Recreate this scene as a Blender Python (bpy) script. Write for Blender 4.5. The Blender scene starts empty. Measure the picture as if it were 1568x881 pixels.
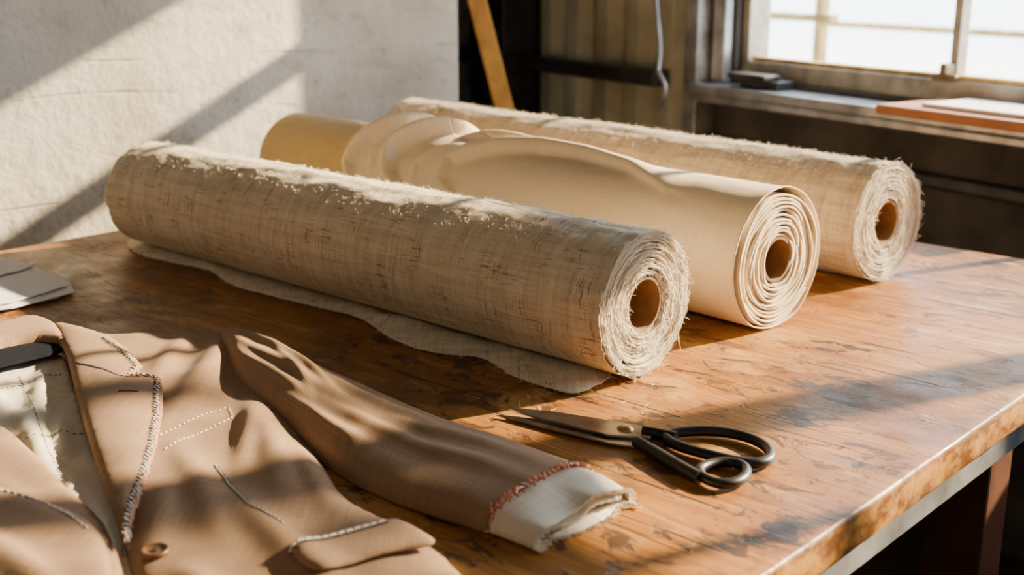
import bpy, math, random, bmesh
import numpy as np
from mathutils import Vector, Matrix, noise
from mathutils.geometry import delaunay_2d_cdt
from mathutils.bvhtree import BVHTree
random.seed(7)
TZ=0.75
# plan outlines in millimetres on the table plane (x right, y away)
PL='''front:-565 1428,-492 1395,-428 1409,-335 1405,-300 1300,-275 1215,-240 1145,-205 1080,-185 1035,-165 991,-146 937,-98 893,-62 851,-41 812,-18 769,3 721,-122 697,-228 709,-259 764,-284 812,-303 854,-318 888,-367 991,-425 1118,-494 1278
lapel:-555 1390,-548 1398,-511 1374,-476 1348,-439 1299,-403 1237,-410 1201,-373 1209,-343 1100,-325 1017,-313 946,-303 876,-294 828,-321 888,-355 959,-397 1049,-444 1155,-494 1271
bcollar:-655 1310,-655 1362,-623 1396,-601 1432,-563 1418,-512 1334,-507 1306,-540 1340,-575 1325,-605 1285
label:-625 1290,-590 1322,-557 1352,-525 1345,-514 1302,-536 1284,-567 1250,-596 1216
lining:-672 1235,-585 1301,-536 1361,-460 1195,-403 1070,-358 981,-314 886,-288 826,-261 769,-437 769
lfront:-620 1118,-548 1118,-498 1092,-439 1020,-387 950,-344 899,-320 865,-294 812,-270 755,-253 705,-413 705
llapel:-527 937,-465 934,-427 921,-386 899,-351 877,-324 850,-301 809,-282 761,-256 686,-402 686
flap:-168 822,-134 849,-98 877,-76 858,-59 835,-61 827,-90 817,-117 799,-134 782,-144 782,-158 799
sl_lo:-332 1313,-301 1236,-263 1167,-222 1105,-183 1040,-145 987,-103 945,-62 915,-20 886,16 857
sl_up:-355 1400,-331 1400,-283 1343,-230 1276,-174 1217,-120 1159,-67 1106,-2 1051,72 983,103 945
sheet:-629 1902,-586 1839,-528 1797,-445 1744,-413 1669,-350 1616,-298 1576,-228 1525,-189 1489,-157 1419,-112 1362,-65 1343,-30 1335,-3 1273,33 1237,68 1208,94 1241,118 1280,90 1355,-171 1651,-470 1940,-603 1989,-640 1964
bladeA:-4 1161,44 1148,99 1124,130 1107,141 1095,133 1078,92 1085,62 1107,24 1133
bladeB:-14 1148,11 1141,62 1113,99 1092,136 1079,125 1060,92 1073,49 1101
loopA:143 1087,173 1097,205 1097,231 1080,244 1054,240 1027,224 1015,202 1024,178 1042,155 1059
loopB:185 1021,202 1022,213 1012,211 993,199 975,181 972,169 986,167 1006
shankB:119 1069,138 1039,152 1009,167 986
shankA:128 1095,145 1087,158 1078
pivot:111 1100
paper1:-789 1658,-745 1687,-697 1725,-647 1658,-623 1606,-678 1526,-720 1502
paper2:-839 1772,-775 1760,-722 1706,-739 1672,-781 1640
st_lapel:-472 1325,-436 1279,-406 1230,-408 1200
st_lapel2:-401 1187,-372 1190,-344 1089,-326 1008,-314 939,-305 874,-296 834
st_seam:-407 1190,-442 1212,-478 1241
st_bh:-396 1138,-376 1138
st_welt:-333 1060,-309 1101,-286 1137,-274 1103,-299 1060,-320 1019
st_dart:-264 987,-238 939,-216 901,-179 860
st_flap:-166 813,-132 839,-96 865
st_ll:-477 912,-420 905,-379 883,-347 862,-322 836
st_q1:-547 1209,-520 1230,-496 1262
st_q2:-469 1050,-443 1069,-414 1085
st_q3:-543 1251,-480 1133,-430 1034,-379 950
button:-270 824'''
G={}
for ln in PL.split('\n'):
    k,v=ln.split(':'); G[k]=[tuple(float(c)/1000 for c in q.split()) for q in v.split(',')]

# ------------------------------------------------ helpers
def link(o,parent=None):
    bpy.context.scene.collection.objects.link(o)
    if parent: o.parent=parent
    return o
def empty(name):
    e=bpy.data.objects.new(name,None); e.empty_display_size=.05
    return link(e)
def mesh(name,verts,faces,mat,parent=None,smooth=False,uvs=None):
    me=bpy.data.meshes.new(name); me.from_pydata([tuple(v) for v in verts],[],faces); me.update()
    if uvs is not None:
        l=me.uv_layers.new(name='UVMap')
        idx=np.zeros(len(me.loops),dtype=np.int32); me.loops.foreach_get('vertex_index',idx)
        l.data.foreach_set('uv',np.array(uvs,dtype=np.float32)[idx].ravel())
    if smooth: me.polygons.foreach_set('use_smooth',[True]*len(me.polygons))
    o=bpy.data.objects.new(name,me)
    for m in (mat if isinstance(mat,list) else [mat]): me.materials.append(m)
    return link(o,parent)
def boxdata(p0,ax,ay,az):
    p0,ax,ay,az=map(Vector,(p0,ax,ay,az))
    v=[p0,p0+ax,p0+ax+ay,p0+ay,p0+az,p0+ax+az,p0+ax+ay+az,p0+ay+az]
    return v,[(0,3,2,1),(4,5,6,7),(0,1,5,4),(1,2,6,5),(2,3,7,6),(3,0,4,7)]
def boxes(name,lst,mat,parent=None,bevel=0):
    V=[];F=[]
    for b in lst:
        v,f=boxdata(*b); n=len(V); V+=v; F+=[tuple(i+n for i in q) for q in f]
    o=mesh(name,V,F,mat,parent)
    bm=bmesh.new(); bm.from_mesh(o.data); bmesh.ops.recalc_face_normals(bm,faces=bm.faces); bm.to_mesh(o.data); bm.free()
    if bevel:
        m=o.modifiers.new('bevel','BEVEL'); m.width=bevel; m.segments=2
    return o
def curve(name,lines,rad,mat,parent=None,cyclic=False,res=1,smooth=False):
    cu=bpy.data.curves.new(name,'CURVE'); cu.dimensions='3D'; cu.bevel_depth=rad; cu.bevel_resolution=res; cu.use_fill_caps=True
    for L in lines:
        if smooth:
            s=cu.splines.new('NURBS'); s.resolution_u=10
        else: s=cu.splines.new('POLY')
        s.points.add(len(L)-1)
        for p,q in zip(s.points,L): p.co=(q[0],q[1],q[2],1)
        s.use_cyclic_u=cyclic
        if smooth: s.order_u=4 if len(L)>3 else 3; s.use_endpoint_u=not cyclic
    o=bpy.data.objects.new(name,cu); cu.materials.append(mat)
    return link(o,parent)
class M:
    def __init__(s,name,rough=.6,metal=0,spec=.5):
        s.m=bpy.data.materials.new(name); s.m.use_nodes=True; s.t=s.m.node_tree; s.b=s.t.nodes['Principled BSDF']
        s.b.inputs['Roughness'].default_value=rough; s.b.inputs['Metallic'].default_value=metal
        s.b.inputs['Specular IOR Level'].default_value=spec
        s.tc=s.n('ShaderNodeTexCoord')
    def n(s,t,**k):
        x=s.t.nodes.new(t)
        for a,b in k.items(): setattr(x,a,b)
        return x
    def l(s,a,b): s.t.links.new(a,b)
    def col(s,c):
        if isinstance(c,(tuple,list)): s.b.inputs['Base Color'].default_value=(*c,1)
        else: s.l(c,s.b.inputs['Base Color'])
    def noise(s,scale,detail=4,co='Object',map=(1,1,1),rough=.55,dist=0,loc=(0,0,0)):
        mp=s.n('ShaderNodeMapping'); mp.inputs['Scale'].default_value=map; mp.inputs['Location'].default_value=loc
        s.l(s.tc.outputs[co],mp.inputs[0]); x=s.n('ShaderNodeTexNoise'); s.l(mp.outputs[0],x.inputs['Vector'])
        x.inputs['Scale'].default_value=scale; x.inputs['Detail'].default_value=detail; x.inputs['Roughness'].default_value=rough; x.inputs['Distortion'].default_value=dist
        return x.outputs['Fac']
    def ramp(s,f,a,b,lo=0,hi=1):
        r=s.n('ShaderNodeMapRange'); s.l(f,r.inputs[0]); r.inputs[1].default_value=a; r.inputs[2].default_value=b
        r.inputs[3].default_value=lo; r.inputs[4].default_value=hi; return r.outputs[0]
    def mix(s,f,a,b,mode='MIX'):
        x=s.n('ShaderNodeMix',data_type='RGBA',blend_type=mode)
        for i,v in ((0,f),(6,a),(7,b)):
            if isinstance(v,(int,float)): x.inputs[i].default_value=v
            elif isinstance(v,(tuple,list)): x.inputs[i].default_value=(*v,1)
            else: s.l(v,x.inputs[i])
        return x.outputs[2]
    def math(s,op,a,b=0):
        x=s.n('ShaderNodeMath',operation=op)
        for i,v in ((0,a),(1,b)):
            if isinstance(v,(int,float)): x.inputs[i].default_value=v
            else: s.l(v,x.inputs[i])
        return x.outputs[0]
    def bump(s,h,strength,dist=.001):
        x=s.n('ShaderNodeBump'); x.inputs['Strength'].default_value=strength; x.inputs['Distance'].default_value=dist
        s.l(h,x.inputs['Height']); s.l(x.outputs[0],s.b.inputs['Normal'])
def plain(name,c,rough=.6,metal=0,var=.25,scale=12,bump=.2,co='Object'):
    m=M(name,rough,metal); f=m.noise(scale,5,co); f2=m.ramp(f,.3,.7)
    m.col(m.mix(f2,tuple(x*(1-var) for x in c),tuple(min(1,x*(1+var)) for x in c)))
    if bump: m.bump(f,bump,.002)
    return m.m
def fabric(name,light,dark,thread=900,fleck=None,fleckamt=.66,bump=.6,streak=.35,sheen=.3,rough=.9,patch=0):
    m=M(name,rough,0,.15)
    a=m.noise(1,2,'UV',(14,thread,1)); b=m.noise(1,2,'UV',(thread,14,1),loc=(3,7,0))
    c=m.noise(1,3,'UV',(5,thread*.18,1),loc=(9,1,0)); d=m.noise(1,3,'UV',(thread*.18,5,1),loc=(2,5,0))
    w=m.math('ADD',m.math('MULTIPLY',a,.5),m.math('MULTIPLY',b,.5))
    s=m.math('ADD',m.math('MULTIPLY',c,.5),m.math('MULTIPLY',d,.5))
    f=m.math('ADD',m.math('MULTIPLY',w,1-streak),m.math('MULTIPLY',s,streak))
    col=m.mix(m.ramp(f,.4,.6),dark,light)
    if patch:
        col=m.mix(m.ramp(m.noise(9,4,'UV'),.45,.75,0,patch),col,tuple(x*.72 for x in dark))
    if fleck:
        e=m.ramp(m.noise(1,2,'UV',(28,330,1),loc=(1,8,0)),fleckamt,fleckamt+.05)
        g=m.ramp(m.noise(1,2,'UV',(330,24,1),loc=(6,2,0)),fleckamt,fleckamt+.05)
        gate=m.ramp(m.noise(22,2,'UV',loc=(4,4,0)),.45,.6)
        col=m.mix(m.math('MULTIPLY',m.math('MAXIMUM',e,g),m.math('MULTIPLY',gate,.8)),col,fleck)
    m.col(col); m.bump(f,bump,.0012)
    m.b.inputs['Sheen Weight'].default_value=sheen; m.b.inputs['Sheen Roughness'].default_value=.5
    return m.m
# ------------------------------------------------ materials
mLinen=fabric('linen_natural',(.88,.80,.62),(.58,.49,.34),560,(.28,.10,.03),.60,1,.5,.1)
mLinen2=fabric('linen_hopsack',(.58,.48,.37),(.31,.245,.17),400,(.25,.15,.08),.66,1,.4,.1)
mLinenEnd=fabric('linen_layers',(.84,.76,.60),(.56,.48,.35),900,None,.6,.8,.35,.1)
mSilkEnd=fabric('cotton_layers',(.86,.73,.51),(.70,.56,.35),1100,None,.6,.15,.35,.1)
mSuit=fabric('suit_wool',(.37,.235,.14),(.245,.150,.086),1500,None,.6,.5,.15,.06)
mSuitB=fabric('suit_wool_facing',(.385,.245,.147),(.255,.158,.092),1500,None,.6,.5,.15,.06)
mLin=fabric('jacket_lining',(.86,.80,.66),(.68,.61,.47),1000,None,.6,.4,.3,.1)
mNavy=fabric('navy_label',(.008,.010,.020),(.004,.005,.010),900,None,.6,.3,.3,0)
def silk():
    m=M('cream_cotton',.6,0,.35)
    sep=m.n('ShaderNodeSeparateXYZ'); m.l(m.tc.outputs['UV'],sep.inputs[0])
    nz=m.noise(30,2,'UV'); u=m.math('ADD',sep.outputs[0],m.math('MULTIPLY',nz,.02))
    k=m.ramp(u,.805,.815)
    a=m.noise(1,2,'UV',(14,1100,1)); b=m.noise(1,2,'UV',(1100,14,1)); w=m.math('MULTIPLY',m.math('ADD',a,b),.5)
    c1=m.mix(m.ramp(w,.4,.6),(.76,.59,.39),(.86,.71,.50)); c2=m.mix(m.ramp(w,.4,.6),(.46,.30,.09),(.64,.45,.16))
    m.col(m.mix(k,c1,c2)); m.bump(w,.15,.001); m.b.inputs['Sheen Weight'].default_value=.08
    return m.m
mSilk=silk()
mCard=plain('cardboard_core',(.26,.145,.065),.8,0,.2,60)
mFib=plain('thread_pale',(.84,.76,.62),.8,0,.05,5,0)
mWhite=plain('thread_white',(.90,.88,.82),.7,0,.05,5,0)
mDarkT=plain('thread_dark',(.035,.03,.035),.7,0,.05,5,0)
mOrT=plain('thread_rust',(.60,.14,.03),.7,0,.1,50,0)
mSteel=plain('blade_steel',(.30,.29,.28),.28,1,.3,60,.05)
mBlack=plain('black_enamel',(.007,.007,.007),.4,0,.2,30,.02)
mBrass=plain('brass',(.50,.33,.12),.35,1,.3,90,.1)
mPaper=plain('paper',(.90,.89,.90),.8,0,.02,6,0)
mHorn=plain('button_horn',(.14,.075,.035),.35,0,.4,150,.05)
def wood():
    m=M('worn_table_wood',.4,0,.4)
    g=m.noise(1,6,'Object',(3,36,36),.65,1.0); g2=m.noise(1,3,'Object',(6,220,100),.6)
    big=m.noise(3.0,6,'Object',(1,1.5,1),.65,.6)
    c=m.mix(m.ramp(g,.32,.68),(.25,.090,.013),(.52,.235,.040))
    c=m.mix(m.ramp(g2,.38,.70,0,.6),c,(.13,.042,.008))
    c=m.mix(m.ramp(big,.40,.60,0,.80),c,(.13,.042,.008))
    worn=m.ramp(m.noise(6,8,'Object',(1,2.0,1),.75,.5,(5,2,0)),.53,.63,0,.6)
    c=m.mix(worn,c,(.58,.33,.10))
    sf=m.ramp(m.noise(1,3,'Object',(9,90,1),.6,1.5,(2,9,0)),.60,.70,0,.55); c=m.mix(sf,c,(.58,.36,.15))
    sg=m.ramp(m.noise(2.4,3,'Object',(1,1.2,1),.5,0,(3.1,.4,0)),.38,.50)
    st=m.ramp(m.noise(15,7,'Object',(1,1.6,1),.72,.9),.55,.59)
    c=m.mix(m.math('MULTIPLY',m.math('MULTIPLY',st,sg),.85),c,(.045,.022,.012))
    tot=None
    for (sx,sy,r) in ((-.155,-.75,.075),(-.135,-.835,.06),(-.03,-1.08,.05),(-.06,-1.25,.06),(-.22,-.60,.05),(-.50,-.95,.07),(-.07,-.62,.035),(-.05,-.90,.03)):
        vd=m.n('ShaderNodeVectorMath',operation='DISTANCE'); m.l(m.tc.outputs['Object'],vd.inputs[0]); vd.inputs[1].default_value=(sx,sy,TZ)
        k=m.ramp(vd.outputs['Value'],r,r*.2); tot=k if tot is None else m.math('MAXIMUM',tot,k)
    sn=m.noise(24,7,'Object',(1,1.7,1),.66,.7,(6,6,0))
    blot=m.ramp(m.math('ADD',sn,m.math('MULTIPLY',tot,.14)),.60,.63); blot=m.math('MULTIPLY',blot,m.ramp(tot,.0,.15))
    c=m.mix(m.math('MULTIPLY',blot,.92),c,(.035,.028,.025))
    st2=m.ramp(m.noise(60,4,'Object',(1,1.6,1),.6,.5,(1,1,0)),.64,.68); c=m.mix(m.math('MULTIPLY',st2,.8),c,(.045,.02,.012))
    cr=m.ramp(m.noise(1,2,'Object',(3.2,110,1),.5,0,(7,7,0)),.69,.715)
    c=m.mix(m.math('MULTIPLY',cr,.88),c,(.03,.015,.01))
    cr2=m.ramp(m.noise(1,2,'Object',(120,6,1),.5,0,(3,3,0)),.75,.77); c=m.mix(m.math('MULTIPLY',cr2,.6),c,(.06,.03,.018))
    sep=m.n('ShaderNodeSeparateXYZ'); m.l(m.tc.outputs['Object'],sep.inputs[0])
    ed=m.ramp(sep.outputs[0],-.035,-.004); ed=m.math('MULTIPLY',ed,m.ramp(m.noise(18,6,'Object',rough=.7),.48,.60,0,.8))
    c=m.mix(ed,c,(.09,.035,.012))
    low=m.ramp(sep.outputs[2],.747,.742,0,1); c=m.mix(low,c,m.mix(m.ramp(m.noise(20,6,'Object',(1,1,2),.7),.42,.58),(.50,.24,.05),(.16,.06,.014)))
    m.col(c)
    m.l(m.ramp(m.noise(9,6,'Object',rough=.65),.35,.7,.30,.65),m.b.inputs['Roughness'])
    h=m.math('SUBTRACT',m.math('ADD',m.math('MULTIPLY',g2,.35),m.math('MULTIPLY',m.noise(14,7,'Object',rough=.65),.9)),m.math('ADD',m.math('MULTIPLY',cr,1.2),m.math('MULTIPLY',st,.3)))
    m.bump(h,.6,.002)
    return m.m
mWood=wood()
def plaster():
    m=M('whitewashed_plaster',.9,0,.2)
    n1=m.noise(3,6,'Object'); n2=m.noise(22,7,'Object',rough=.7)
    c=m.mix(m.ramp(n1,.35,.7),(.42,.38,.31),(.66,.62,.53))
    sp=m.ramp(n2,.60,.70,0,.6); c=m.mix(sp,c,(.25,.20,.14))
    c=m.mix(m.ramp(m.noise(6,6,'Object',(1,1,2.2),.7,.4,(4,4,4)),.52,.66,0,.5),c,(.31,.29,.25))
    k=m.noise(1,2,'Object',(.5,.5,5.5),.4,.1,(2,2,2.3)); d=m.math('ABSOLUTE',m.math('SUBTRACT',k,.5))
    cr=m.math('MULTIPLY',m.ramp(d,.001,.008,1,0),m.ramp(m.noise(6,4,'Object',loc=(8,1,3)),.48,.60))
    c=m.mix(m.math('MULTIPLY',cr,.35),c,(.22,.18,.14))
    m.col(c); m.bump(m.math('SUBTRACT',m.math('ADD',m.noise(9,7,'Object',rough=.65),m.math('MULTIPLY',n2,.6)),m.math('MULTIPLY',cr,.3)),.7,.012)
    return m.m
mPlaster=plaster()
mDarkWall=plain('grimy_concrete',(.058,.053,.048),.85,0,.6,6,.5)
mFloor=plain('dark_floor',(.05,.038,.03),.7,0,.4,5,.2)
mCeil=plain('ceiling_paint',(.24,.215,.18),.9,0,.1,4,.1)
mFrame=plain('painted_steel',(.38,.36,.29),.5,.3,.4,18,.2)
mFrameD=plain('dark_steel',(.055,.055,.057),.5,.4,.4,18,.2)
mFrameY=plain('ochre_putty',(.50,.34,.11),.6,0,.5,18,.3)
mBronze=plain('latch_bronze',(.20,.15,.08),.5,.4,.4,18,.3)
mGalv=plain('galvanised_steel',(.40,.41,.42),.35,.6,.5,14,.2)
mOlive=plain('olive_sheet',(.42,.41,.31),.7,.1,.35,5,.1)
mPlank=plain('ochre_plank',(.62,.29,.05),.6,0,.25,14,.2)
mRed=plain('red_brown_wood',(.09,.03,.013),.5,0,.4,12,.2)
mTerr=plain('orange_board',(.42,.16,.055),.6,0,.2,12,.2)
mBark=plain('bark',(.10,.07,.05),.9,0,.3,20,.4)
mLeaf=plain('leaf',(.08,.16,.04),.6,0,.3,9,0)
mg=M('window_glass',.05)
t=mg.n('ShaderNodeBsdfTransparent'); g=mg.n('ShaderNodeBsdfGlossy'); g.inputs['Roughness'].default_value=.1
x=mg.n('ShaderNodeMixShader'); x.inputs[0].default_value=.04
mg.l(t.outputs[0],x.inputs[1]); mg.l(g.outputs[0],x.inputs[2]); mg.l(x.outputs[0],mg.t.nodes['Material Output'].inputs['Surface'])
mGlass=mg.m
# ------------------------------------------------ room
P0=Vector((.764,2.73,0)); w=Vector((-.53,.848,0)).normalized(); mi=Vector((-.848,-.53,0)).normalized()
Z=Vector((0,0,1))
def B(s,d,z): return P0+w*s+mi*d+Z*z
def bb(s0,s1,d0,d1,z0,z1): return (B(s0,d0,z0),w*(s1-s0),mi*(d1-d0),Z*(z1-z0))
SL,SR,ZB,ZT=.385,-2.7,.945,1.86
WT=-.10
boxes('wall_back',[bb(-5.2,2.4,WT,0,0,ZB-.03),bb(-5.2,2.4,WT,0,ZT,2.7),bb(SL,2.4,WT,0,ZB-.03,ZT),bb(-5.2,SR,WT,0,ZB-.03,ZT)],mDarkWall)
D2=Vector((.674,.738,0)).normalized(); D1=Vector((-.738,.674,0)).normalized()
L0=Vector((-.258,2.79,0))
boxes('wall_left',[(L0+D2*.19,D2*-6.3,D1*.18,Z*2.7)],mPlaster)
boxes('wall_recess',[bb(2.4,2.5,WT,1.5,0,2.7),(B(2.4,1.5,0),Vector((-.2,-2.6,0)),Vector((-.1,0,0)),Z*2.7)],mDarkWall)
boxes('wall_rear',[((-4.6,-1.75,0),(8.2,0,0),(0,.1,0),(0,0,2.7))],mCeil)
boxes('floor',[((-5,-2,-.1),(9.5,0,0),(0,8,0),(0,0,.1))],mFloor)
cp=[Vector((3.62,-1.8,0)),B(2.5,WT,0),B(2.5,1.5,0),Vector((-2.2,1.3,0)),Vector((-4.8,-1.8,0))]
mesh('ceiling',[p+Z*2.7 for p in cp]+[p+Z*2.8 for p in cp],[(0,1,2,3,4),(9,8,7,6,5)]+[(i,(i+1)%5,5+(i+1)%5,5+i) for i in range(5)],mCeil)
win=empty('window_1')
fr=[]
for s in (-.235,-.85,-1.47,-2.09): fr.append(bb(s-.010,s+.010,-.075,-.045,ZB,ZT))
fr.append(bb(SR,SL,-.075,-.045,1.53,1.585))
boxes('mullions',fr,mFrame,win,.002)
boxes('outer_frame',[bb(SR,SL,-.09,-.02,ZB-.03,ZB+.015),bb(SR,SL,-.09,-.02,ZT-.04,ZT),bb(SL-.025,SL,-.09,-.02,ZB,ZT),bb(SR,SR+.035,-.09,-.02,ZB,ZT)],mFrame,win,.003)
boxes('putty_rail',[bb(SR,SL-.03,-.06,-.03,ZB+.015,ZB+.026)],mFrameY,win,.002)
boxes('latch',[bb(-.265,-.205,-.045,-.015,ZB+.012,ZB+.028),bb(-.243,-.227,-.045,-.01,ZB+.025,ZB+.05)],mBronze,win,.004)
for i,(a,b) in enumerate([(SL,-.235),(-.235,-.85),(-.85,-1.47),(-1.47,-2.09),(-2.09,SR)]):
    mesh('pane_%d'%(i+1),[B(a,-.06,ZB),B(b,-.06,ZB),B(b,-.06,ZT),B(a,-.06,ZT)],[(0,1,2,3)],mGlass,win)
boxes('window_sill',[bb(-2.8,.44,0.001,.10,.880,.905),bb(-2.8,.44,.085,.10,.862,.880)],mGalv,None,.004)
boxes('steel_beam',[bb(.56,2.3,.07,.12,.885,.925)],mFrameD,None,.004)
boxes('wall_pipe',[bb(-2.8,.5,.005,.045,.74,.77)],mFrameD,None,.01)
boxes('steel_column',[bb(.45,.50,0.001,.07,0,2.69),bb(.50,.53,0.001,.02,0,2.69),bb(.395,.44,0.001,.03,.906,2.69)],mGalv,None,.004)
boxes('dark_post',[bb(1.22,1.34,.05,.17,0,2.69)],mFrameD,None,.004)
boxes('dark_post.001',[bb(1.62,1.70,.05,.11,0,2.69)],mGalv,None,.004)
V=[];F=[];n=160
for i in range(n+1):
    s=.545+(1.20-.545)*i/n; ph=(s*7)%1
    d=.012+.04*(1 if ph<.35 else 0 if ph>.5 and ph<.85 else (1-(ph-.35)/.15 if ph<=.5 else (ph-.85)/.15))
    V+=[B(s,d,.01),B(s,d,2.6)]
    if i: F.append((2*i-2,2*i,2*i+1,2*i-1))
mesh('corrugated_panel',V,F,mOlive)
boxes('leaning_plank',[(Vector((.17,3.0,0)),Vector((.05,0,0)),Vector((0,.02,0)),Vector((-.52,.40,2.0)))],mPlank,None,.003)
curve('hanging_cable',[[B(.56,.13,2.4),B(.6,.14,1.6),B(.55,.14,1.15),B(.50,.14,.98),B(.50,.16,.93),B(.47,.16,.92),B(.45,.16,.88),B(.48,.16,.84)]],.006,mGalv,smooth=True)
boxes('whetstone_box',[bb(.17,.30,.005,.06,.906,.926),bb(.20,.33,.02,.075,.926,.939)],mFrameD,None,.003)
boxes('wooden_tray',[bb(-.75,-.25,.005,.20,.906,.925)],mTerr,None,.003)
boxes('paper_pad',[bb(-.72,-.33,.02,.16,.926,.933)],mPaper,None,.001)
boxes('scaffold_and_shade_post',[bb(1.55,2.6,-1.6,-1.56,.965,.995),bb(-.2,2.6,-2.6,-2.56,.88,.91),bb(1.6,1.64,-1.6,-1.56,0,3),bb(-1.36,-1.28,-.62,-.56,0,3)],mFrameY)  # last post is unseen, added to throw a soft shade band on the table
boxes('outdoor_ground',[bb(-8,12,-12,-.2,-.12,-.02)],plain('pale_yard',(.70,.72,.74),.9,0,.1,1))
# unseen tree, added up-sun of the window to cast dappled shade indoors
tree=empty('added_shade_tree')
curve('added_trunk',[[(4.7,2.0,0),(4.65,2.1,1.5),(4.5,2.3,2.7),(4.3,2.6,3.5)]],.07,mBark,tree,smooth=True,res=3)
curve('added_branches',[[(4.5,2.3,2.8),(4.2,2.8,3.2),(3.9,3.2,3.35)],[(4.4,2.5,3.2),(4.1,2.9,3.3),(3.95,3.1,3.2)],[(4.3,2.6,3.4),(4.1,3.0,3.6),(3.9,3.4,3.5)]],.012,mBark,tree,smooth=True,res=2)
V=[];F=[]
rnd=random.Random(21)
for _ in range(105):
    a=rnd.uniform(-.62,.14); c=Vector((3.95-.41*a+rnd.uniform(-.3,.3),3.15+.91*a+rnd.uniform(-.1,.1),rnd.uniform(2.97,3.7)))
    u=Vector((rnd.gauss(0,1),rnd.gauss(0,1),rnd.gauss(0,1))).normalized(); v=u.cross(Vector((rnd.gauss(0,1),rnd.gauss(0,1),rnd.gauss(0,1)))).normalized()
    l=rnd.uniform(.06,.10); wd_=l*.5; n=len(V)
    V+=[c-u*l,c-u*l*.3+v*wd_,c+u*l*.4+v*wd_*.8,c+u*l,c+u*l*.4-v*wd_*.8,c-u*l*.3-v*wd_]; F.append(tuple(range(n,n+6)))
mesh('shade_foliage',V,F,mLeaf,tree)
# ------------------------------------------------ table
Cc=Vector((.966,1.674,0))
tb=empty('work_table'); tb.location=Cc; tb.rotation_euler=(0,0,math.atan2(-.674,.738))
nx,ny=146,195
lx,ly=1.46,1.95
V=[];F=[]
def edgewear(x,y):
    return noise.noise(Vector((x*9,y*9,3)))*.0016+noise.noise(Vector((x*70,y*70,1)))*.001-.007*max(0,noise.noise(Vector((x*18,y*18,7)))-.38)
prof=[(.0,.0),(.001,-.0006),(.0025,-.002),(.0035,-.006),(.0035,-.030),(.002,-.036)]
for j in range(ny+1):
    for i in range(nx+1):
        V.append((-lx+lx*i/nx,-ly+ly*j/ny,TZ))
idx=lambda i,j:j*(nx+1)+i
for j in range(ny):
    for i in range(nx): F.append((idx(i,j),idx(i+1,j),idx(i+1,j+1),idx(i,j+1)))
ring=[(i,0) for i in range(nx)]+[(nx,j) for j in range(ny)]+[(i,ny) for i in range(nx,0,-1)]+[(0,j) for j in range(ny,0,-1)]
prev=[idx(*r) for r in ring]
for (o,dz) in prof[1:]:
    cur=[]
    for (i,j) in ring:
        x,y,_=V[idx(i,j)]; nxx=(1 if i==nx else -1 if i==0 else 0); nyy=(1 if j==ny else -1 if j==0 else 0)
        e=edgewear(x,y)*min(1,-dz/.004)
        cur.append(len(V)); V.append((x+nxx*(o+e),y+nyy*(o+e),TZ+dz))
    m_=len(ring)
    for k in range(m_): F.append((prev[k],cur[k],cur[(k+1)%m_],prev[(k+1)%m_]))
    prev=cur
mesh('table_top',V,F,mWood,tb,True)
boxes('top_underside',[((-lx+.005,-ly+.005,TZ-.037),(lx-.01,0,0),(0,ly-.01,0),(0,0,.01))],mRed,tb)
boxes('metal_apron',[((-.04,-ly+.03,TZ-.085),(.022,0,0),(0,ly-.06,0),(0,0,.040)),((-lx+.03,-.05,TZ-.095),(lx-.06,0,0),(0,.02,0),(0,0,.058)),((-lx+.01,-ly+.03,TZ-.095),(.02,0,0),(0,ly-.06,0),(0,0,.058))],mGalv,tb,.002)
boxes('legs',[((x,y,0),(.075,0,0),(0,.075,0),(0,0,TZ-.036)) for x in(-.14,-1.40) for y in(-.50,-1.6)]+[((-.125,-1.6,.2),(.03,0,0),(0,1.15,0),(0,0,.07))],mRed,tb,.004)
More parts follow.
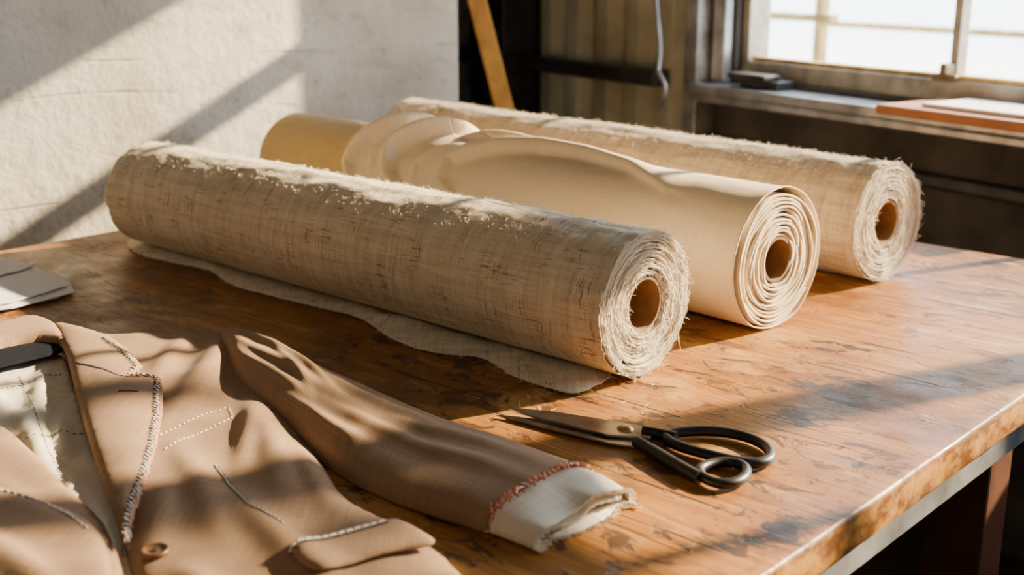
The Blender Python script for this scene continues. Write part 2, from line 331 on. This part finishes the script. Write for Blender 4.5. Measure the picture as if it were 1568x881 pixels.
# ------------------------------------------------ rolls
def nz(*a): return noise.noise(Vector(a))
def roll(name,PR,PL,R,rc,turns,mat,matE,seed,ridge=None,fuzz=1.0,wob=.0022,loose=1.0,flare=0,rag=1.0,crum=.0,nt=320):
    par=empty(name)
    PR=Vector((*PR,TZ+R+.003)); PL=Vector((*PL,TZ+R+.003)); ax=(PL-PR); L=ax.length; ax.normalize()
    fr_=Vector((-ax.y,ax.x,0))
    if fr_.y>0: fr_=-fr_
    def pt(t,th,r): return PR+ax*t+(Z*math.cos(th)+fr_*math.sin(th))*r
    na=240; V=[];U=[];F=[]
    def endoff(th): return rag*(.003*nz(math.cos(th)*2.2,math.sin(th)*2.2,seed)+.002*nz(math.cos(th)*14,math.sin(th)*14,seed)+.0015*nz(math.cos(th)*40,math.sin(th)*40,seed))
    def rad(t,th):
        under=max(0,-math.cos(th))
        r=R+wob*(nz(t*5,math.cos(th)*1.3,math.sin(th)*1.3+seed)+.5*nz(t*22,math.cos(th)*5+seed,math.sin(th)*5))*(1-under)
        if crum:
            r+=crum*(1-under)*(nz(t*20+seed,math.cos(th)*2.4,math.sin(th)*2.4)*1.3+nz(t*60,math.cos(th)*6,math.sin(th)*6+seed)*.5)
        if flare: r+=flare*math.exp(-t/.012)*(1-under)
        if ridge: r+=ridge(t,(th+math.pi)%(2*math.pi)-math.pi)
        return r-.003*max(0,-math.cos(th)-.85)/.15
    for j in range(nt+1):
        for i in range(na+1):
            th=2*math.pi*i/na; t=L*j/nt
            o=endoff(th)*(1-j/nt)+ (-endoff(th+1))*(j/nt)
            V.append(pt(t+o,th,rad(t,th))); U.append((t,th*R))
    for j in range(nt):
        for i in range(na):
            a=j*(na+1)+i; F.append((a,a+na+1,a+na+2,a+1))
    o=mesh('outer_cloth',V,F,mat,par,True,U)
    sd=o.modifiers.new('s','SOLIDIFY'); sd.thickness=.0015; sd.offset=1
    pitch=(R-rc)/turns
    edge=[]
    V=[];F=[];U=[]
    for side in (0,1):
        n=int(turns*110); base=len(V); nd=5
        for k in range(n+1):
            q=k/n; a=q*turns*2*math.pi+seed
            rr=rc+.001+(R-.0025-rc)*q
            rr+=loose*pitch*.75*nz(math.cos(a)*1.1,math.sin(a)*1.1,q*turns*.55+seed)*math.sin(math.pi*min(1,q*1.02))
            off=.0045*loose*nz(q*turns*.9,math.cos(a)*.8+seed,math.sin(a)*.8)+rag*(.002*nz(a*2.2,seed,2)+.0022*nz(a*9,seed,5))
            for d in range(nd):
                t=off+[0,.004,.012,.03,.07][d]
                V.append(pt(t if side==0 else L-t,a,rr+(rag*.0014*nz(a*7,d*3,seed) if d==0 else 0))); U.append((t,a*rr))
            if side==0: edge.append((off,a,rr))
            if k:
                for d in range(nd-1):
                    b=base+(k-1)*nd+d; F.append((b,b+nd,b+nd+1,b+1))
    o=mesh('wound_layers',V,F,matE,par,True,U)
    sd=o.modifiers.new('s','SOLIDIFY'); sd.thickness=pitch*.55; sd.offset=0
    V=[];F=[];m=72; ri=rc-.003
    prof=[(0.001,rc),(0.001,ri),(L-.001,ri),(L-.001,rc)]
    for k in range(m):
        for (t,r) in prof: V.append(pt(t,2*math.pi*k/m,r))
    for k in range(m):
        for q in range(4):
            a=k*4+q;b=k*4+(q+1)%4;c=((k+1)%m)*4+(q+1)%4;d=((k+1)%m)*4+q; F.append((a,b,c,d))
    mesh('cardboard_tube',V,F,mCard,par,False)
    if fuzz>0:
        lines=[]
        for _ in range(int(2200*fuzz)):
            off,a,rr=random.choice(edge) if random.random()<.6 else edge[int(len(edge)*(.93+.069*random.random()))]
            l=random.uniform(.002,.008)*(1.8 if random.random()<.12 else 1)
            p=[];da=random.uniform(-.08,.08);dr=random.uniform(-.6,1.0)
            for s_ in range(4):
                f=s_/3; p.append(pt(off-l*f*random.uniform(.4,.8),a+da*f*f*3,rr+dr*l*f))
            lines.append(p)
        for _ in range(int(3600*fuzz)):
            t=random.random()*L; th=random.uniform(-1.6,1.8); r0=rad(t,th)+.001; l=random.uniform(.002,.008)
            dt=random.uniform(-1,1)*l;dth=random.uniform(-1,1)*l/R; hh=random.uniform(.2,.8)*l
            lines.append([pt(t,th,r0),pt(t+dt*.5,th+dth*.5,r0+hh),pt(t+dt,th+dth,r0+hh*random.uniform(.3,1.3))])
        curve('loose_fibres',lines,.0002,mFib,par,res=0)
    return par
roll('slub_linen_roll',(.147,1.272),(-.589,1.938),.0815,.0315,13,mLinen,mLinenEnd,1.3,None,1.2,.003,crum=.0014)
# draped folds: crest polyline in (distance from near end, angle), height, flank widths
ridges=[([(.77,1.6),(.785,1.15),(.765,.65),(.725,.15),(.70,-.35),(.70,-.8)],.031,.0075,.012),
        ([(.63,1.6),(.675,1.2),(.69,.75),(.655,.25),(.62,-.2),(.60,-.7)],.032,.0075,.013),
        ([(.50,1.5),(.555,1.15),(.555,.75),(.495,.38),(.42,.1),(.33,.04),(.23,.2),(.14,.55)],.020,.0075,.020),
        ([(.60,.10),(.55,-.05),(.48,-.2),(.39,-.2)],.017,.0075,.011),
        ([(.73,1.3),(.735,.95),(.715,.6)],.010,.006,.007),
        ([(.62,1.3),(.625,.95),(.60,.6),(.555,.35)],.010,.007,.009)]
def drape(t,th):
    R=.0875; d=0
    if t>.9 or th>1.75 or th<-1.4: return .003/(1+math.exp((t-.815-.015*math.sin(th*3))/.002))
    for pts,h,s1,s2 in ridges:
        best=1e9;q=0;tot=len(pts)-1;sgn=1
        for i in range(tot):
            ax_,ay=pts[i][0],pts[i][1]*R; bx,by=pts[i+1][0],pts[i+1][1]*R
            vx,vy=bx-ax_,by-ay; k=max(0,min(1,((t-ax_)*vx+(th*R-ay)*vy)/(vx*vx+vy*vy)))
            ex,ey=t-ax_-k*vx,th*R-ay-k*vy
            dd=math.hypot(ex,ey)
            if dd<best: best=dd;q=(i+k)/tot; sgn=(vx*ey-vy*ex)
        u=best*(1 if sgn>0 else -1); mixv=.5+.5*math.tanh(u/.003); sg=s1+(s2-s1)*mixv
        env=math.sin(math.pi*min(1,max(0,.02+.96*q)))**.8
        d+=h*env*(math.exp(-(best/sg)**2)+.10*math.exp(-(best/(sg*2.5))**2))
    if d>.026: d=.026+.012*math.tanh((d-.026)/.012)
    return d+.003/(1+math.exp((t-.815-.015*math.sin(th*3))/.002))
roll('draped_cotton_roll',(.333,1.459),(-.400,2.242),.0865,.029,11,mSilk,mSilkEnd,4.1,drape,0,.0012,1.1,.002,.25,0,440)
roll('hopsack_linen_roll',(.5376,1.687),(-.2087,2.504),.0855,.032,12,mLinen2,mLinenEnd,8.2,None,1.4,.003,crum=.001)
# ------------------------------------------------ cloth patches
def chaikin(p,n):
    for _ in range(n):
        q=[]
        for i in range(len(p)):
            a=p[i];b=p[(i+1)%len(p)]
            q+=[(a[0]*.75+b[0]*.25,a[1]*.75+b[1]*.25),(a[0]*.25+b[0]*.75,a[1]*.25+b[1]*.75)]
        p=q
    return p
def resample(p,d,closed=True):
    out=[];n=len(p)
    for i in range(n if closed else n-1):
        a=p[i];b=p[(i+1)%n]; l=math.hypot(b[0]-a[0],b[1]-a[1]); k=max(1,int(round(l/d)))
        for j in range(k): out.append((a[0]+(b[0]-a[0])*j/k,a[1]+(b[1]-a[1])*j/k))
    if not closed: out.append(p[-1])
    return out
def patch(name,pts,mat,hf,parent=None,smooth=2,d=.006,thick=.0016,jag=0):
    bd=resample(chaikin(pts,smooth),d)
    if jag: bd=[(x+nz(x*150,y*150,1)*jag,y+nz(x*150,y*150,5)*jag) for x,y in bd]
    xs=[p[0] for p in bd];ys=[p[1] for p in bd]
    B_=np.array(bd)
    vs=[Vector(p) for p in bd]; n=len(bd)
    gx=np.arange(min(xs),max(xs),d); gy=np.arange(min(ys),max(ys),d)
    for a,x in enumerate(gx):
        for b,y in enumerate(gy):
            yy=y+(d*.5 if a%2 else 0)
            if np.min((B_[:,0]-x)**2+(B_[:,1]-yy)**2)>(d*.6)**2: vs.append(Vector((x,yy)))
    r=delaunay_2d_cdt(vs,[],[list(range(n))],1,1e-6)
    V=[];U=[]
    for v in r[0]:
        e=math.sqrt(np.min((B_[:,0]-v.x)**2+(B_[:,1]-v.y)**2))
        V.append((v.x,v.y,TZ+hf(v.x,v.y,e))); U.append((v.x,v.y))
    F=[tuple(f) for f in r[2]]
    o=mesh(name,V,F,mat,parent,True,U)
    if thick:
        s=o.modifiers.new('s','SOLIDIFY'); s.thickness=thick; s.offset=1
    return o,bd
def puff(e,w_,h):
    k=min(1,e/w_); return h*math.sqrt(max(0,1-(1-k)**2))
def hs(x,y,e):
    h=.0015+max(0,.004+.007*nz(x*14+2,y*14,3)+.003*nz(x*40,y*40,1))*min(1,e/.02)+.002*max(0,nz(x*30,y*30,9))
    q=(x-.147)*.671+(y-1.272)*.741      # distance from the roll's contact line
    return min(h,.002+q*q/.165)
sh,bd=patch('linen_offcut',G['sheet'],mLinen,hs,None,2,.006,.001,.0025)
lines=[]
for _ in range(800):
    x,y=random.choice(bd[:int(len(bd)*.62)]); a=random.uniform(0,6.28); l=random.uniform(.002,.008)
    lines.append([(x,y,TZ+.003),(x+math.cos(a)*l*.5,y+math.sin(a)*l*.5,TZ+.004),(x+math.cos(a+.5)*l,y+math.sin(a+.5)*l,TZ+.0015)])
curve('frayed_threads',lines,.0002,mFib,sh,res=0)
lines=[]
for _ in range(26):
    x=random.uniform(.0,.16); y=random.uniform(.80,.98) if random.random()<.6 else random.uniform(1.15,1.25); a=random.uniform(0,6.28); l=random.uniform(.004,.014); p=[]
    for k in range(5): p.append((x,y,TZ+.0008)); a+=random.uniform(-.8,.8); x+=math.cos(a)*l*.3;y+=math.sin(a)*l*.3
    lines.append(p)
curve('thread_clippings',lines,.0003,mFib,None,res=0)
# ------------------------------------------------ jacket
jk=empty('suit_jacket')
def fold(x,y,x0,y0,x1,y1,h,sg):
    vx,vy=x1-x0,y1-y0; q=((x-x0)*vx+(y-y0)*vy)/(vx*vx+vy*vy); k=max(0,min(1,q))
    dd=math.hypot(x-x0-k*vx,y-y0-k*vy); return h*math.exp(-(dd/sg)**2)*math.sin(math.pi*min(1,max(0,.08+.84*k)))
FOLDS=[(-.335,1.39,-.335,1.10,.010,.018),(-.39,1.37,-.385,1.22,.008,.014),(-.27,1.20,-.19,.93,.010,.017),(-.31,1.04,-.22,.84,.007,.014),(-.24,.93,-.12,.76,.008,.016),(-.20,1.04,-.145,.90,.011,.012),(-.26,1.13,-.24,.98,.006,.010),(-.25,.80,-.17,.72,.008,.014),(-.295,.95,-.275,.80,.006,.012)]
def body(x,y):
    return sum(fold(x,y,*f) for f in FOLDS)+.0025*nz(x*13,y*9,3.3)+.0015*nz(x*30,y*24,1)
LF=[(-.62,1.02,-.43,.90,.007,.014),(-.52,1.02,-.36,.86,.006,.012),(-.47,.86,-.32,.74,.008,.014),(-.40,.83,-.30,.72,.006,.010)]
def lfold(x,y): return sum(fold(x,y,*f) for f in LF)
QF=[(-.53,1.30,-.47,1.10,.006,.010),(-.50,1.14,-.40,.97,.008,.010),(-.45,1.12,-.41,1.02,.006,.007),(-.40,1.0,-.33,.85,.006,.009),(-.57,1.22,-.50,1.12,.006,.009)]
parts=[]
parts.append(patch('lining',G['lining'],mLin,lambda x,y,e:.003+puff(e,.03,.003)+.004*abs(nz(x*15,y*11,4))+.0025*abs(nz(x*40,y*32,2))+sum(fold(x,y,*f) for f in QF),jk,2,.005)[0])
parts.append(patch('front_panel',G['front'],mSuit,lambda x,y,e:.006+puff(e,.04,.010)+body(x,y)*min(1,.3+e/.05),jk,2,.005)[0])
parts.append(patch('far_front_panel',G['lfront'],mSuit,lambda x,y,e:.0145+puff(e,.025,.006)+(.003*nz(x*14,y*10,7)+lfold(x,y)*.6)*min(1,e/.03),jk,2,.006,.002)[0])
parts.append(patch('far_lapel',G['llapel'],mSuitB,lambda x,y,e:.024+puff(e,.025,.006)+(.003*nz(x*14,y*11,5)+lfold(x,y))*min(1,e/.03),jk,2,.006,.0025)[0])
parts.append(patch('back_collar',G['bcollar'],mSuitB,lambda x,y,e:.012+puff(e,.02,.018),jk)[0])
parts.append(patch('neck_label',G['label'],mNavy,lambda x,y,e:.017+puff(e,.01,.002),jk)[0])
parts.append(patch('lapel',G['lapel'],mSuitB,lambda x,y,e:.022+puff(e,.035,.007)+.003*nz(x*12,y*12,6)*min(1,e/.03),jk,0,.005,.0028)[0])
parts.append(patch('pocket_flap',G['flap'],mSuitB,lambda x,y,e:.021+puff(e,.02,.003)+body(x,y)*.8,jk,1,.005,.0022)[0])
lo=[Vector((*p,0)) for p in G['sl_lo']]; up=[Vector((*p,0)) for p in G['sl_up']]
H=[.024,.034,.037,.036,.034,.032,.031,.031,.030,.027]
def cr(P,t):
    n=len(P)-1; i=min(int(t),n-1); f=t-i; g=lambda k:P[max(0,min(n,k))]
    a,b,c,d=g(i-1),g(i),g(i+1),g(i+2)
    return .5*((2*b)+(c-a)*f+(2*a-5*b+4*c-d)*f*f+(3*b-a-3*c+d)*f**3)
SF=[(.7,.35,3.2,.55,.006,.15),(1.0,-.1,4.6,.05,.005,.15),(1.4,-.55,3.4,-.35,.005,.14),(3.4,.45,7.6,.30,.005,.16),(3.9,-.25,7.8,-.15,.005,.14),(3.0,-.7,5.2,-.6,.005,.12),(5.2,.05,6.4,.25,.004,.10),(2.3,.35,3.4,-.2,.004,.10),(2.9,.55,4.0,.1,.004,.10)]
def tube(name,t0,t1,n,mat,grow=0,wr=.004,end=False,sq=1.0):
    V=[];U=[];F=[];m=120
    for j in range(n+1):
        t=t0+(t1-t0)*j/n; A=cr(lo,t);Bp=cr(up,t);h=(cr(H,t)+grow)*sq
        c=(A+Bp)/2; half=(Bp-A)/2; half=half*(1+grow/half.length)
        axd=(cr(lo,min(9,t+.05))+cr(up,min(9,t+.05))-cr(lo,t-.05)-cr(up,t-.05)).normalized()
        for i in range(m):
            a=2*math.pi*i/m; cx_=math.copysign(abs(math.cos(a))**.85,math.cos(a)); sy=math.sin(a)
            z=.004-grow*.5+h*(abs(sy)**.7) if sy>0 else .002-grow*.2
            p=c+half*cx_
            if sy>0:
                fl=sum(fold(t*.6,cx_,f[0]*.6,f[1],f[2]*.6,f[3],f[4],f[5]) for f in SF)
                z+=(fl-.004+wr*nz(t*.9,cx_*1.3,6)+wr*.3*nz(p.x*30,p.y*30,1))*min(1,sy*1.3)
            if end:
                k=max(0,(t-8.2)/.8); z*=(1-.4*k*max(0,math.cos((cx_+.35)*3.2)))
                if j>=n-3: p=p+axd*(.008*nz(a*1.2,3,4+grow*300)+.003*nz(a*9,1,1))*((j-n+3)/3)
            V.append((p.x,p.y,TZ+max(.0015,z))); U.append((t*.055,a*.04))
    for j in range(n):
        for i in range(m):
            F.append((j*m+i,j*m+(i+1)%m,(j+1)*m+(i+1)%m,(j+1)*m+i))
    o=mesh(name,V,F,mat,jk,True,U)
    s=o.modifiers.new('s','SOLIDIFY'); s.thickness=.002; s.offset=-1
    return o
parts.append(tube('sleeve',0,8.0,180,mSuit,0,.003))
parts.append(tube('cuff_lining',7.85,9,24,mLin,-.002,.004,True))
parts.append(tube('inner_cuff_fold',7.9,8.93,20,mLin,-.008,.005,True))
parts.append(tube('inner_cuff_fold_2',7.9,8.9,20,mLin,-.012,.004,True,.7))
parts.append(tube('inner_sleeve_layer',7.9,8.8,20,mSuit,-.014,.004,True,.4))
def bvh(objs):
    V=[];F=[]
    for o in objs:
        b=len(V); V+=[v.co.copy() for v in o.data.vertices]; F+=[tuple(i+b for i in p.vertices) for p in o.data.polygons]
    return BVHTree.FromPolygons(V,F)
T=bvh(parts)
def drop(x,y):
    h=T.ray_cast(Vector((x,y,1.1)),Vector((0,0,-1)))
    return h[0].z if h[0] else TZ+.002
def stitches(name,line,mat,dash=.0045,gap=.003,zig=0,rad=.00055,jit=.0004,lift=.002):
    p=resample(line,.001,False); out=[]; i=0; k=0
    nd=int(dash/.001+.5); ng=int(gap/.001+.5)
    while i+nd<len(p):
        a=p[i];b=p[i+nd]; dx,dy=b[0]-a[0],b[1]-a[1]; l=math.hypot(dx,dy) or 1; ox,oy=-dy/l*zig,dx/l*zig
        j=lambda:random.uniform(-jit,jit)
        A=(a[0]-ox+j(),a[1]-oy+j());Bq=(b[0]+ox+j(),b[1]+oy+j()); C_=((A[0]+Bq[0])/2,(A[1]+Bq[1])/2)
        out.append([(A[0],A[1],drop(*A)+lift),(C_[0],C_[1],drop(*C_)+lift+.0005),(Bq[0],Bq[1],drop(*Bq)+lift)])
        i+=nd+ng
    return curve(name,out,rad,mat,jk,res=1)
for nme in ('st_lapel','st_lapel2'):
    stitches('basting_'+nme,G[nme],mWhite,.004,.003,.0022,.0008,.0006,.004)
    stitches('basting_dark_'+nme,G[nme],mDarkT,.003,.003,-.0026,.0007,.0008,.0042)
    stitches('basting_rust_'+nme,[(x+.002,y) for x,y in G[nme]],mOrT,.003,.006,-.002,.0006,.0008,.0044)
stitches('gorge_seam',G['st_seam'],mDarkT,.006,.0,0,.0004,.0001,.003)
stitches('buttonhole',G['st_bh'],mDarkT,.004,.0,0,.0006,.0001,.003)
stitches('welt_pocket_basting',G['st_welt'],mWhite,.003,.003,0,.0005)
stitches('dart_basting',G['st_dart'],mWhite,.004,.002,0,.0008)
stitches('dart_seam',[(x+.002,y-.001) for x,y in G['st_dart']],mDarkT,.006,0,0,.0006,.0001)
stitches('flap_basting',G['st_flap'],mWhite,.005,.002,0,.0009,.0003,.003)
stitches('flap_seam',[(x+.002,y-.004) for x,y in G['st_flap']],mDarkT,.006,0,0,.0005,.0001,.003)
stitches('far_lapel_basting',G['st_ll'],mWhite,.005,.003,0,.0009,.0003,.003)
for k in ('st_q1','st_q2','st_q3'): stitches('quilting_'+k,G[k],mDarkT,.003,.003,0,.0004)
ln=[];ln2=[]
A=cr(lo,8.0);Bp=cr(up,8.0)
for i in range(70):
    f=i/69; x=A.x+(Bp.x-A.x)*f;y=A.y+(Bp.y-A.y)*f
    dx,dy=random.uniform(-.004,.004),random.uniform(-.005,.005)
    q=[(x-dx,y-dy-.002),(x,y),(x+dx,y+dy+.002)]
    (ln if i%3 else ln2).append([(a,b,drop(a,b)+.0028) for a,b in q])
curve('cuff_basting',ln,.0009,mOrT,jk); curve('cuff_basting_pale',ln2,.0007,mWhite,jk)
ln=[]
ends=[v.co.copy() for v in bpy.data.objects['cuff_lining'].data.vertices][-120:]
for i in range(700):
    p=random.choice(ends); l=random.uniform(.002,.007)
    ln.append([p,(p.x+l*.7+random.uniform(-.002,.002),p.y-l*.5+random.uniform(-.002,.002),max(TZ+.001,p.z+random.uniform(-.002,.002)))])
curve('cuff_fray',ln,.0003,mFib,jk,res=0)
def disc(name,cx,cy,cz,pr,mat,par,m=40):
    V=[];F=[]
    for r,z in pr:
        for k in range(m): V.append((cx+r*math.cos(k*2*math.pi/m),cy+r*math.sin(k*2*math.pi/m),cz+z))
    for q in range(len(pr)-1):
        for k in range(m): F.append((q*m+k,(q+1)*m+k,(q+1)*m+(k+1)%m,q*m+(k+1)%m))
    return mesh(name,V,F,mat,par,True)
bx,by=G['button'][0]; bz=drop(bx,by)+.002
disc('button',bx,by,bz,[(0,.0025),(.004,.0022),(.0075,.0025),(.0088,.0042),(.0102,.0040),(.0112,.002),(.0100,0)],mHorn,jk)
curve('button_thread',[[(bx-.002,by-.002,bz+.0035),(bx+.002,by+.002,bz+.0035)],[(bx+.002,by-.002,bz+.0035),(bx-.002,by+.002,bz+.0035)]],.0006,mDarkT,jk)
# ------------------------------------------------ scissors
sc=empty('tailor_scissors')
def plate(name,pts,z0,th,mat):
    n=len(pts); V=[(x,y,TZ+z0) for x,y in pts]+[(x,y,TZ+z0+th) for x,y in pts]
    F=[tuple(range(n))[::-1],tuple(range(n,2*n))]+[(i,(i+1)%n,n+(i+1)%n,n+i) for i in range(n)]
    o=mesh(name,V,F,mat,sc); b=o.modifiers.new('b','BEVEL'); b.width=.0009;b.segments=2
    return o
plate('upper_blade',G['bladeA'],.0045,.0028,mSteel)
plate('lower_blade',G['bladeB'],.0012,.0028,mSteel)
for nme,rad,cyc in (('loopA',.0052,True),('loopB',.0048,True),('shankB',.0060,False),('shankA',.0062,False)):
    curve({'loopA':'large_finger_loop','loopB':'thumb_loop','shankB':'thumb_shank','shankA':'finger_shank'}[nme],[[(x,y,TZ+.0065) for x,y in G[nme]]],rad,mBlack,sc,cyc,4,True)
px,py=G['pivot'][0]
disc('pivot_screw',px,py,TZ+.0073,[(0,.0035),(.004,.0033),(.007,.002),(.0085,0)],mBrass,sc,32)
pp=empty('pattern_papers')
for i,(k,z,dx,dy) in enumerate((('paper1',.001,0,0),('paper1',.005,.014,.004),('paper1',.009,-.004,.016),('paper2',.013,.01,.02))):
    c=Vector((sum(p[0] for p in G[k])/len(G[k]),sum(p[1] for p in G[k])/len(G[k])))
    an=.12*(i-1); pts=[]
    for x,y in G[k]:
        u,v=x-c.x,y-c.y; pts.append((c.x+dx+u*math.cos(an)-v*math.sin(an),c.y+dy+u*math.sin(an)+v*math.cos(an)))
    n=len(pts);V=[(x,y,TZ+z) for x,y in pts]+[(x,y,TZ+z+.0012) for x,y in pts]
    mesh('sheet_%d'%(i+1),V,[tuple(range(n))[::-1],tuple(range(n,2*n))]+[(a,(a+1)%n,n+(a+1)%n,n+a) for a in range(n)],mPaper,pp)
# ------------------------------------------------ light
sun=bpy.data.lights.new('sun','SUN'); sun.energy=33; sun.angle=math.radians(.8); sun.color=(1,.77,.47)
so=bpy.data.objects.new('sun',sun); link(so); so.location=(3,4,5)
so.rotation_euler=Vector((-.91,-.41,-.47)).to_track_quat('-Z','Y').to_euler()
al=bpy.data.lights.new('added_fill_light','AREA'); al.energy=9; al.size=2.2; al.color=(1,.88,.72)  # unseen fill light, added to lift the shaded sides
ao=bpy.data.objects.new('added_fill_light',al); link(ao); ao.location=(-.6,-.4,2.55); ao.rotation_euler=(math.radians(20),0,0)
wd=bpy.data.worlds.new('sky'); bpy.context.scene.world=wd; wd.use_nodes=True
bg=wd.node_tree.nodes['Background']; bg.inputs[0].default_value=(.86,.93,1,1); bg.inputs[1].default_value=8
# ------------------------------------------------ camera
cam=bpy.data.cameras.new('camera'); co=bpy.data.objects.new('camera',cam); link(co)
co.location=(0,0,1.2); co.rotation_euler=(math.radians(90-15.2),0,0)
cam.sensor_width=36; cam.lens=42.2; cam.clip_start=.01
cam.dof.use_dof=True; cam.dof.focus_distance=1.3; cam.dof.aperture_fstop=5
bpy.context.scene.camera=co
